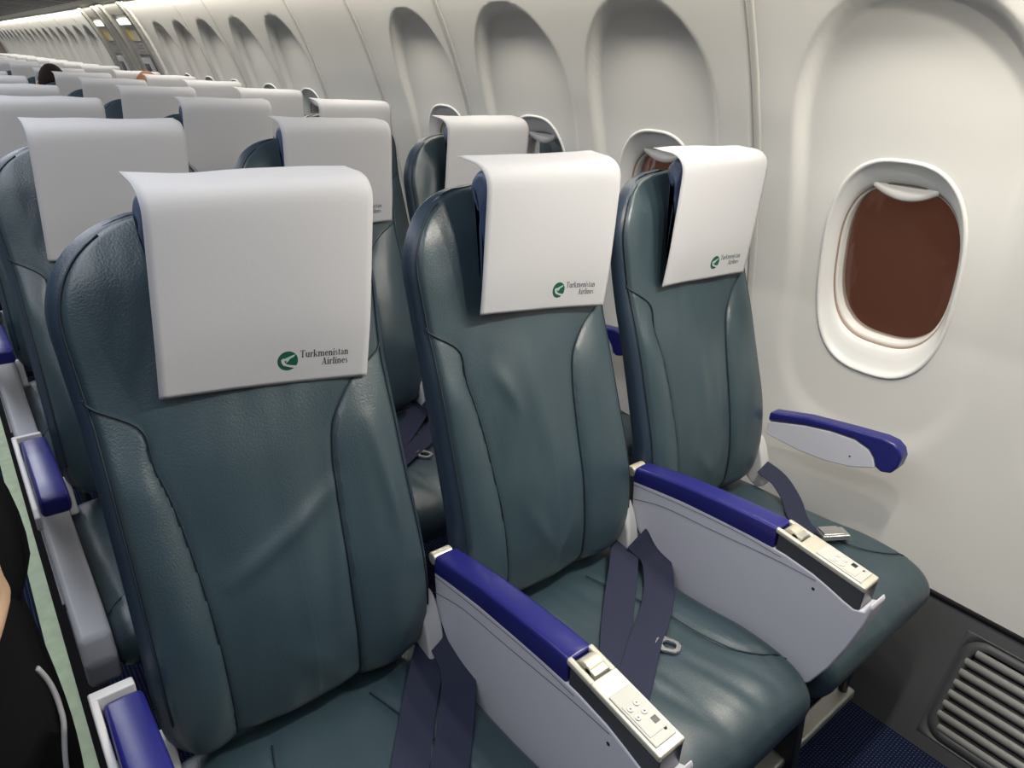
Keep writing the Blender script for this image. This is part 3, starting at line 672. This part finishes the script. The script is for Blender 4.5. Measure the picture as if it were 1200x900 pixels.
# ------------------------------------------------------------------ headrest covers with printed emblem
PATH = [(0.172, 1.239), (0.150, 1.2365), (0.125, 1.2345), (0.105, 1.2315), (0.093, 1.2255), (0.0865, 1.214), (0.0850, 1.19), (0.0870, 1.12), (0.0900, 1.05), (0.0945, 1.00), (0.0990, 0.960)]
PP = [Vector((v.x, v.y)) for v in catmull([(a, b_, 0) for a, b_ in PATH], 8)]
PL = [0.0]
for a, b_ in zip(PP, PP[1:]): PL.append(PL[-1] + (b_-a).length)
def path_at(s):
    if s >= PL[-1]:
        d = (PP[-1]-PP[-3]).normalized(); return PP[-1] + d*(s-PL[-1])
    for i in range(len(PL)-1):
        if s <= PL[i+1]:
            t = (s-PL[i])/(PL[i+1]-PL[i]); return PP[i].lerp(PP[i+1], t)
SF = PL[min(range(len(PP)), key=lambda i: abs(PP[i].x-0.0865))]
class Cover:
    def __init__(s, wd=0.284, dl=0, dr=0, skew=0.0, flap=0.0, seed=0, lift=0.0): s.w = wd; s.dl = dl; s.dr = dr; s.skew = skew; s.flap = flap; s.seed = seed; s.lift = lift
    def P(s, u, sv):
        # u -0.5..0.5 across, sv arc length from the rear edge
        p = path_at(sv); f = max(0, sv - SF)/(PL[-1]-SF); g = max(0, 1 - sv/0.09)
        x = u*s.w + s.skew*f
        y = p.x + 0.0030*f*noise.noise(Vector((u*2.2+s.seed, f*1.5, s.seed))) - 0.004*f*f*(2*u)**2 + s.lift*f
        z = p.y + g*(0.004*noise.noise(Vector((u*3+s.seed, 9, s.seed))) + s.flap*(u+0.5)) - 0.006*(abs(2*u)**6)*sstep(0.04, 0.09, sv)*(1-f)
        y += 0.006*(abs(2*u)**4)*(1-f)*sstep(0.05, 0.09, sv)
        return Vector((x, y, z))
    def end(s, u): return PL[-1] + s.dl*(0.5-u) + s.dr*(0.5+u)
    def build(s, logo=True):
        nu, nv = 28, 64; vs = []; fs = []
        for j in range(nv+1):
            for i in range(nu+1):
                u = -0.5 + i/nu; vs.append(s.P(u, s.end(u)*j/nv))
        for j in range(nv):
            for i in range(nu): a = j*(nu+1)+i; fs.append((a, a+1, a+nu+2, a+nu+1))
        root = empty('headrest_cover', (0, 0, 0))
        o = mesh('cover_sheet', vs, fs, PAPER, root, recalc=False)
        so = o.modifiers.new('thick', 'SOLIDIFY'); so.thickness = 0.0009; so.offset = 0
        if logo: s.logo(root)
        return root
    def logo(s, root):
        def mp(px, pz, h):
            # px metres from the right edge (negative = left), pz metres above the bottom edge
            u = 0.5 + px/s.w; sv = s.end(u) - pz
            a = s.P(u, sv); du = (s.P(u+0.004, sv)-s.P(u-0.004, sv)); dv = s.P(u, sv+0.002)-s.P(u, sv-0.002)
            n = du.cross(dv).normalized()
            if n.y > 0: n = -n
            return a + n*(0.00055 + h)
        def polys(pl, name, m, h=0.0):
            b = MB()
            for P_ in pl: b.add([mp(x, z, h) for x, z in P_], [tuple(range(len(P_)))])
            mesh(name, b.v, b.f, m, root, smooth=False, recalc=False)
        cx, cz, R = -0.121, 0.035, 0.0145
        fan = []
        for k in range(36):
            a, c = 2*math.pi*k/36, 2*math.pi*(k+1)/36
            for q in range(3): r0, r1 = R*q/3, R*(q+1)/3; fan.append([(cx+r0*math.cos(a), cz+r0*math.sin(a)), (cx+r1*math.cos(a), cz+r1*math.sin(a)), (cx+r1*math.cos(c), cz+r1*math.sin(c)), (cx+r0*math.cos(c), cz+r0*math.sin(c))])
        polys(fan, 'emblem_disc', GREEN)
        E_ = lambda L: [(cx + x*R, cz + z*R) for x, z in L]
        wing = [E_([(-0.45, 0.22), (-0.10, 0.36), (-0.12, 0.02), (-0.30, 0.00)]), E_([(-0.10, 0.36), (0.25, 0.50), (0.22, 0.22), (-0.12, 0.02)]), E_([(0.25, 0.50), (0.72, 0.66), (0.60, 0.42), (0.22, 0.22)]), E_([(-0.12, 0.02), (0.22, 0.22), (0.05, -0.02), (-0.18, -0.22)])]
        polys(wing, 'emblem_wing', GREENL, 0.0002)
        bird = [E_([(-0.66, 0.12), (-0.48, 0.30), (-0.30, 0.22), (-0.34, 0.02)]), E_([(-0.66, 0.12), (-0.34, 0.02), (-0.30, -0.14), (-0.62, -0.12)]), E_([(-0.62, -0.12), (-0.30, -0.14), (-0.10, -0.34), (-0.42, -0.44)]), E_([(-0.42, -0.44), (-0.10, -0.34), (0.32, -0.46), (0.20, -0.66)]), E_([(0.20, -0.66), (0.32, -0.46), (0.96, -0.54), (0.78, -0.80)])]
        polys(bird, 'emblem_bird', PAPER, 0.0003)
        polys(text_polys('Turkmenistan', -0.1040, 0.0385, 0.0112, 0.0720), 'lettering', INK)
        polys(text_polys('Airlines', -0.0320-0.0400, 0.0250, 0.0112, 0.0400), 'lettering', INK)

# serif letters drawn from strokes: verticals (v), thin bars (h), arcs. unit = cap height 1
def glyphs():
    G = {}; t, n, sf = 0.175, 0.09, 0.065
    def v(x, z0, z1, w_=t): return [(x-w_/2, z0), (x+w_/2, z0), (x+w_/2, z1), (x-w_/2, z1)]
    def ser(x, z, w_=0.30): return [(x-w_/2, z-(0 if z < 0.3 else sf)), (x+w_/2, z-(0 if z < 0.3 else sf)), (x+w_/2, z+(sf if z < 0.3 else 0)), (x-w_/2, z+(sf if z < 0.3 else 0))]
    def lser(x, z): return [(x-0.15, z-sf), (x, z-sf), (x, z), (x-0.15, z)]
    def line(x0, z0, x1, z1, w_): return [(x0-w_/2, z0), (x0+w_/2, z0), (x1+w_/2, z1), (x1-w_/2, z1)]
    def arc(cx, cz, rx, rz, a0, a1, wm=t, wn=n, k=10):
        out = []
        for i in range(k):
            q = []
            for a in (a0+(a1-a0)*i/k, a0+(a1-a0)*(i+1)/k):
                A = math.radians(a); wd = wn + (wm-wn)*abs(math.cos(A)); q.append(((cx+rx*math.cos(A), cz+rz*math.sin(A)), (cx+(rx-wd)*math.cos(A), cz+(rz-min(wd, rz*0.8))*math.sin(A))))
            out.append([q[0][0], q[1][0], q[1][1], q[0][1]])
        return out
    X = 0.66
    G['T'] = ([v(0.36, 0, 1), ser(0.36, 0, 0.36), [(0.02, 0.93), (0.70, 0.93), (0.70, 1), (0.02, 1)], [(0.02, 0.76), (0.07, 0.76), (0.10, 0.93), (0.02, 0.93)], [(0.65, 0.76), (0.70, 0.76), (0.70, 0.93), (0.62, 0.93)]], 0.72)
    G['u'] = ([v(0.14, 0.15, X), lser(0.14, X), v(0.46, 0, X), lser(0.46, X), [(0.46, 0), (0.60, 0), (0.60, sf), (0.46, sf)]] + arc(0.27, 0.22, 0.205, 0.22, 180, 330, t, 0.09), 0.61)
    G['r'] = ([v(0.15, 0, X), lser(0.15, X), ser(0.15, 0, 0.32), [(0.22, 0.42), (0.30, 0.52), (0.42, 0.68), (0.30, 0.66), (0.22, 0.54)], [(0.32, 0.52), (0.45, 0.52), (0.46, 0.66), (0.36, 0.68)]], 0.47)
    G['k'] = ([v(0.14, 0, 1), lser(0.14, 1), ser(0.14, 0, 0.30), line(0.24, 0.30, 0.48, X-0.03, 0.08), line(0.50, 0.03, 0.29, 0.38, 0.16), ser(0.47, X, 0.24), ser(0.52, 0, 0.24)], 0.62)
    def arch(x): return arc(x, X-0.22, 0.20, 0.23, 0, 150, t, 0.09)
    G['n'] = ([v(0.14, 0, X), lser(0.14, X), ser(0.14, 0, 0.28), v(0.46, 0, 0.46), ser(0.46, 0, 0.28)] + arch(0.335), 0.61)
    G['m'] = ([v(0.14, 0, X), lser(0.14, X), ser(0.14, 0, 0.28), v(0.46, 0, 0.46), ser(0.46, 0, 0.26), v(0.78, 0, 0.46), ser(0.78, 0, 0.28)] + arch(0.335) + arch(0.655), 0.93)
    G['e'] = (arc(0.27, X/2, 0.235, X/2, 20, 320, t, n, 16) + [[(0.10, 0.33), (0.50, 0.33), (0.50, 0.40), (0.10, 0.40)]] + arc(0.27, X/2, 0.235, X/2, 8, 30, 0.10, n, 3), 0.53)
    G['i'] = ([v(0.15, 0, X), lser(0.15, X), ser(0.15, 0, 0.30), [(0.07, 0.80), (0.23, 0.80), (0.23, 0.95), (0.07, 0.95)]], 0.31)
    G['l'] = ([v(0.15, 0, 1), lser(0.15, 1), ser(0.15, 0, 0.30)], 0.31)
    G['s'] = (arc(0.21, 0.48, 0.165, 0.18, 40, 265, 0.13, 0.08, 10) + arc(0.21, 0.18, 0.175, 0.18, -140, 95, 0.13, 0.08, 10) + [line(0.12, 0.42, 0.30, 0.24, 0.15)], 0.42)
    G['t'] = ([v(0.16, 0.12, 0.84, 0.14), [(0.02, X-0.07), (0.33, X-0.07), (0.33, X), (0.02, X)]] + arc(0.25, 0.14, 0.16, 0.14, 180, 320, 0.14, 0.09, 6), 0.37)
    G['a'] = ([v(0.36, 0.04, 0.46, 0.14), [(0.36, 0), (0.51, 0), (0.51, 0.06), (0.36, 0.08)]] + arc(0.24, 0.45, 0.19, 0.21, 0, 170, 0.13, 0.08, 8) + arc(0.20, 0.19, 0.165, 0.19, 60, 330, 0.14, 0.07, 12), 0.52)
    G['A'] = ([line(0.12, 0, 0.36, 1, 0.075), line(0.58, 0, 0.36, 1, 0.18), [(0.20, 0.30), (0.52, 0.30), (0.50, 0.37), (0.22, 0.37)], ser(0.12, 0, 0.24), ser(0.59, 0, 0.30)], 0.74)
    return G
GL = glyphs()
def text_polys(s, x0, z0, cap, width):
    tot = sum(GL[c][1] for c in s); k = width/tot; x = x0; out = []
    for c in s:
        for p in GL[c][0]: out.append([(x + a*k, z0 + b_*cap) for a, b_ in p])
        x += GL[c][1]*k
    return out

CXO = (0.036, 0.036, 0.024)     # sheet centre relative to the seat centre
near = [Cover(0.286, -0.020, 0.018, -0.018, -0.006, 1.3), Cover(0.292, -0.042, -0.008, -0.008, 0.0, 4.2), Cover(0.284, -0.018, -0.010, -0.012, -0.004, 7.7)]
gen = [Cover(0.285, random.uniform(-0.03, 0.01), random.uniform(-0.03, 0.01), random.uniform(-0.016, 0.004), random.uniform(-0.006, 0.006), 11.0 + 3*k) for k in range(4)]
gen_roots = {}
CL = {(0, 0): 'white paper headrest cover on the front aisle seat, largest of all', (0, 1): 'white paper headrest cover on the front middle seat', (0, 2): 'white paper headrest cover on the front window seat, beside the large window'}
for r in range(NR):
    for c in range(3):
        x = seat_full[c].location.x + CXO[c] - ((0.018, 0.008, 0.004)[c] if r else 0); loc = (x + (random.uniform(-0.006, 0.006) if r else 0), ROWY[r], 0)
        if r == 0: o = near[c].build(); o.location = loc
        else:
            g = (r*3 + c*5 + r//3) % 4; key = (g, r < 4)
            if key not in gen_roots: o = gen[g].build(logo=r < 4); gen_roots[key] = o; o.location = loc
            else: o = copy_tree(gen_roots[key], loc)
        tag(o, CL.get((r, c), 'white paper headrest cover over the %s seat in the %s row back' % (CN[c], ORD[r])), 'headrest cover', 'headrest covers on the seats')

# ------------------------------------------------------------------ people
def skin_mesh(name, verts, edges, radii, material, parent, root=0, lvl=2):
    me = bpy.data.meshes.new(name); me.from_pydata(verts, edges, []); o = bpy.data.objects.new(name, me); C.objects.link(o); o.parent = parent
    me.materials.append(material)
    m = o.modifiers.new('skin', 'SKIN'); m.use_smooth_shade = True
    for i, r in enumerate(radii):
        d = me.skin_vertices[0].data[i]; d.radius = r if isinstance(r, tuple) else (r, r); d.use_root = (i == root)
    sb = o.modifiers.new('sub', 'SUBSURF'); sb.levels = lvl; sb.render_levels = lvl
    return o
class Sk:
    def __init__(s): s.v = []; s.e = []; s.r = []
    def add(s, p, r, par=None):
        s.v.append(tuple(p)); s.r.append(r); i = len(s.v)-1
        if par is not None: s.e.append((par, i))
        return i
    def chain(s, pts, par):
        for p, r in pts: par = s.add(p, r, par)
        return par
def hand(s, wrist, d, palm_n, par, sgn):
    # five fingers from the palm; d = pointing direction, palm_n = direction the palm faces
    d = Vector(d).normalized(); n = Vector(palm_n).normalized(); sd = d.cross(n)*sgn; w_ = Vector(wrist)
    p1 = s.add(w_ + d*0.035, (0.030, 0.017), par); p2 = s.add(w_ + d*0.080, (0.036, 0.014), p1)
    for k, (off, L) in enumerate(((-0.030, 0.070), (-0.010, 0.080), (0.011, 0.075), (0.031, 0.058))):
        base = w_ + d*0.090 + sd*off
        a = s.add(base, 0.0095, p2); b_ = s.add(base + d*L*0.45 + n*0.012, 0.0088, a); c = s.add(base + d*L*0.72 + n*0.030, 0.0080, b_); s.add(base + d*L*0.85 + n*0.048, 0.0068, c)
    a = s.add(w_ + d*0.038 - sd*0.036 + n*0.010, 0.012, p1); b_ = s.add(w_ + d*0.068 - sd*0.054 + n*0.022, 0.0105, a); s.add(w_ + d*0.095 - sd*0.055 + n*0.034, 0.0085, b_)
def head_mesh(parent, c, face, skin, hair, fringe=0.40):
    # head with brow, nose, mouth, ears; face direction in xy
    f = Vector(face).normalized(); sd = Vector((0, 0, 1)).cross(f); c = Vector(c); R = Matrix((sd, f, Vector((0, 0, 1)))).transposed()
    G = lambda v, w_: math.exp(-(v/w_)**2)
    b = MB(); rings = []
    for i in range(61):
        th = math.pi*i/60; zz = math.cos(th); rr = math.sin(th); r = []
        for k in range(72):
            a = 2*math.pi*k/72; x = rr*math.cos(a); y = rr*math.sin(a); z = zz*0.118
            p = Vector((x*0.075*(1 - 0.24*max(0, -zz)), y*0.095, z))
            if y > 0.15:
                px = p.x
                p.y += 0.024*G(px, 0.011)*G(z+0.020, 0.017) + 0.010*G(px, 0.008)*G(z-0.004, 0.022)       # nose
                p.y -= 0.010*G(abs(px)-0.031, 0.015)*G(z-0.004, 0.012)                                    # eye sockets
                p.y += 0.005*G(abs(px)-0.028, 0.020)*G(z-0.024, 0.008)                                    # brow
                p.y += 0.006*G(px, 0.021)*G(z+0.052, 0.005) + 0.006*G(px, 0.018)*G(z+0.064, 0.005)        # lips
                p.y += 0.008*G(px, 0.022)*G(z+0.096, 0.016)                                               # chin
            r.append(R @ p + c)
        rings.append(r)
    b.loft(rings)
    for sg in (-1, 1):
        e = c + sd*sg*0.074; b.tube([e + f*0.0 + Vector((0, 0, 0.028)), e + sd*sg*0.012 + Vector((0, 0, 0.02)), e + sd*sg*0.012 + Vector((0, 0, -0.01)), e + Vector((0, 0, -0.03))], [0.005, 0.009, 0.008, 0.004], 8)
    hd = b.build('head', skin, parent)
    for sg in (-1, 1):
        for nm, m_, rad, dy in (('eye', WHITEP, 0.0115, 0.074), ('iris', BLACK, 0.0058, 0.0815)):
            q = MB(); ec = c + sd*sg*0.031 + f*dy + Vector((0, 0, 0.004)); rg = []
            for i in range(9):
                t = math.pi*i/8; rg.append([ec + Vector((math.sin(t)*math.cos(2*math.pi*k/12)*rad, math.sin(t)*math.sin(2*math.pi*k/12)*rad, math.cos(t)*rad*0.62)) for k in range(12)])
            q.loft(rg); q.build(nm, m_, hd)
        q = MB(); q.tube([c + sd*sg*x + f*y + Vector((0, 0, z)) for x, y, z in ((0.014, 0.096, 0.024), (0.030, 0.092, 0.029), (0.046, 0.080, 0.024))], [0.0025, 0.0038, 0.002], 8); q.build('eyebrow', hair, hd)
    q = MB(); q.tube([c + sd*x + f*y + Vector((0, 0, -0.058)) for x, y in ((-0.022, 0.074), (-0.010, 0.0835), (0, 0.0865), (0.010, 0.0835), (0.022, 0.074))], [0.001, 0.0045, 0.005, 0.0045, 0.001], 8); q.build('mouth', LIP, hd)
    h = MB(); rings = []
    for i in range(16):
        th = math.pi*0.66*i/15; r = []
        for k in range(48):
            a = 2*math.pi*k/48; fr = max(0, math.sin(a)); t = th*(1 - fringe*fr)
            p = Vector((math.sin(t)*math.cos(a)*0.083, math.sin(t)*math.sin(a)*0.104, math.cos(t)*0.130)); p *= 1 + 0.03*noise.noise(Vector((p.x*60, p.y*60, p.z*60)))
            r.append(R @ p + c)
        rings.append(r)
    h.loft(rings); h.build('hair', hair, parent)
def standing_person():
    r = empty('person', (-0.275, 0.18, 0)); tag(r, 'person in a black tracksuit with white piping standing in the aisle, hand hanging', 'person')
    f = Vector((0, -1, 0))
    L = lambda p: (p[0] - 0.20*max(0, p[2]-0.92), p[1], p[2])     # weight on the far leg, upper body leaning away
    sk = Sk(); pel = sk.add(L((0, 0.02, 0.93)), (0.13, 0.10)); t1 = sk.add(L((0, 0.02, 1.12)), (0.125, 0.095), pel); t2 = sk.add(L((0, 0.02, 1.31)), (0.13, 0.085), t1); nk = sk.add(L((0, 0.01, 1.46)), 0.055, t2); sk.add(L((0, -0.005, 1.55)), 0.055, nk)
    sk.chain([((0.09, 0.0, 0.86), 0.085), ((0.12, -0.07, 0.50), 0.058), ((0.115, -0.03, 0.10), 0.040), ((0.115, -0.11, 0.045), 0.035)], pel)
    sk.chain([((-0.09, 0.02, 0.86), 0.085), ((-0.095, 0.0, 0.50), 0.058), ((-0.10, 0.08, 0.10), 0.040), ((-0.10, 0.0, 0.045), 0.035)], pel)
    armR = [L((0.165, 0.02, 1.355)), L((0.215, 0.00, 1.10)), L((0.172, -0.150, 0.885))]; armL = [L((-0.165, 0.02, 1.355)), L((-0.225, 0.03, 1.10)), L((-0.21, -0.05, 0.87))]
    e = sk.chain(list(zip(armR, (0.045, 0.040, 0.030))), t2); hand(sk, sk.v[e], (0.06, -0.10, -1), (-1, 0.1, 0), e, -1)
    e = sk.chain(list(zip(armL, (0.045, 0.040, 0.030))), t2); hand(sk, sk.v[e], (0, -0.1, -1), (1, 0.1, 0), e, 1)
    skin_mesh('body', sk.v, sk.e, sk.r, SKIN, r)
    j = Sk(); h0 = j.add((0.020, 0.02, 0.66), (0.215, 0.155)); h1 = j.add((0.020, 0.02, 0.78), (0.232, 0.165), h0); p = j.add((0.018, 0.02, 0.90), (0.222, 0.155), h1); a = j.add(L((0, 0.02, 1.10)), (0.16, 0.125), p); b_ = j.add(L((0, 0.02, 1.32)), (0.155, 0.118), a); j.add(L((0, 0.012, 1.46)), 0.072, b_)
    for arm in (armR, armL):
        w_ = tuple(Vector(arm[2]) + Vector((0, 0.012, 0.03)))
        j.chain([(arm[0], 0.078), (arm[1], 0.060), (w_, 0.046)], b_)
    skin_mesh('jacket', j.v, j.e, j.r, CLOTH, r)
    q = Sk(); p = q.add((0, 0.02, 0.90), (0.172, 0.135)); q.add((0, 0.02, 1.0), (0.15, 0.12), p)
    q.chain([((0.10, 0.0, 0.78), 0.115), ((0.125, -0.07, 0.58), 0.104), ((0.130, -0.08, 0.48), 0.096), ((0.125, -0.03, 0.14), 0.075), ((0.12, -0.03, 0.08), 0.072)], p)
    q.chain([((-0.10, 0.02, 0.80), 0.115), ((-0.105, 0.0, 0.50), 0.092), ((-0.10, 0.08, 0.14), 0.075), ((-0.10, 0.08, 0.08), 0.072)], p)
    tr = skin_mesh('trousers', q.v, q.e, q.r, CLOTH, r)
    PX, PY = 0.84, -0.50
    rad = lambda z: interp(z, [(0.14, 0.068), (0.48, 0.088), (0.58, 0.095), (0.78, 0.105)]); ax_ = lambda z: interp(z, [(0.14, 0.125), (0.48, 0.13), (0.58, 0.125), (0.78, 0.10)]); ay_ = lambda z: interp(z, [(0.14, -0.03), (0.48, -0.08), (0.58, -0.07), (0.78, 0.0)])
    pts = []
    for k in range(40):
        z = 0.66 - 0.52*k/39; wv = 0.10*math.sin(k*0.42); c, s_ = PX + wv, PY + wv; n_ = math.hypot(c, s_); pts.append((ax_(z) + rad(z)*c/n_, ay_(z) + rad(z)*s_/n_, z))
    t_ = MB(); t_.tube(catmull(pts, 3), 0.0034, 8); t_.build('piping', STRIPE, tr)
    for sg, y in ((1, -0.09), (-1, 0.02)):
        s_ = Sk(); a = s_.add((sg*0.11, y+0.06, 0.050), (0.045, 0.045)); b_ = s_.add((sg*0.113, y-0.03, 0.045), (0.048, 0.042), a); s_.add((sg*0.116, y-0.13, 0.035), (0.044, 0.032), b_)
        skin_mesh('shoe', s_.v, s_.e, s_.r, BLACK, r)
    head_mesh(r, L((0, -0.015, 1.63)), f, SKIN, HAIRR)
standing_person()
def seated_person(loc, hair, cloth, label, hz):
    r = empty('person', loc); tag(r, label, 'person'); f = Vector((0, -1, 0))
    sk = Sk(); pel = sk.add((0, -0.13, 0.56), (0.14, 0.10)); t1 = sk.add((0, -0.08, 0.72), (0.105, 0.075), pel); t2 = sk.add((0, -0.02, hz-0.30), (0.14, 0.09), t1); nk = sk.add((0, -0.01, hz-0.19), 0.05, t2); sk.add((0, -0.02, hz-0.08), 0.055, nk)
    for sg in (-1, 1):
        sk.chain([((sg*0.09, -0.20, 0.555), 0.085), ((sg*0.10, -0.43, 0.53), 0.062), ((sg*0.10, -0.42, 0.12), 0.042), ((sg*0.10, -0.50, 0.045), 0.036)], pel)
        e = sk.chain([((sg*0.155, -0.02, hz-0.27), 0.052), ((sg*0.175, -0.10, 0.74), 0.042), ((sg*0.11, -0.30, 0.66), 0.030)], t2); hand(sk, sk.v[e], (-sg*0.3, -1, -0.1), (0, 0, -1), e, sg)
    skin_mesh('body', sk.v, sk.e, sk.r, SKIN, r)
    j = Sk(); p = j.add((0, -0.14, 0.53), (0.175, 0.135)); a = j.add((0, -0.085, 0.72), (0.165, 0.130), p); b_ = j.add((0, -0.02, hz-0.30), (0.155, 0.105), a); j.add((0, -0.01, hz-0.21), 0.065, b_)
    for sg in (-1, 1): j.chain([((sg*0.16, -0.02, hz-0.27), 0.066), ((sg*0.178, -0.10, 0.745), 0.056), ((sg*0.118, -0.28, 0.668), 0.044)], b_)
    skin_mesh('jacket', j.v, j.e, j.r, cloth, r)
    q = Sk(); p = q.add((0, -0.13, 0.555), (0.15, 0.11))
    for sg in (-1, 1): q.chain([((sg*0.09, -0.20, 0.555), 0.098), ((sg*0.10, -0.43, 0.53), 0.076), ((sg*0.10, -0.42, 0.16), 0.060)], p)
    skin_mesh('trousers', q.v, q.e, q.r, CLOTH, r)
    head_mesh(r, (0, -0.02, hz), f, SKIN, hair, 0.36)
seated_person((S*1.5-0.035, ROWY[6], 0), HAIRB, CLOTH, 'person with dark hair seated far back, head rising beside a headrest cover', 1.14)
seated_person((S*2.5+0.03, ROWY[6], 0), HAIRR, CLOTHG, 'person with brown hair seated by the window near the overwing exit', 1.115)
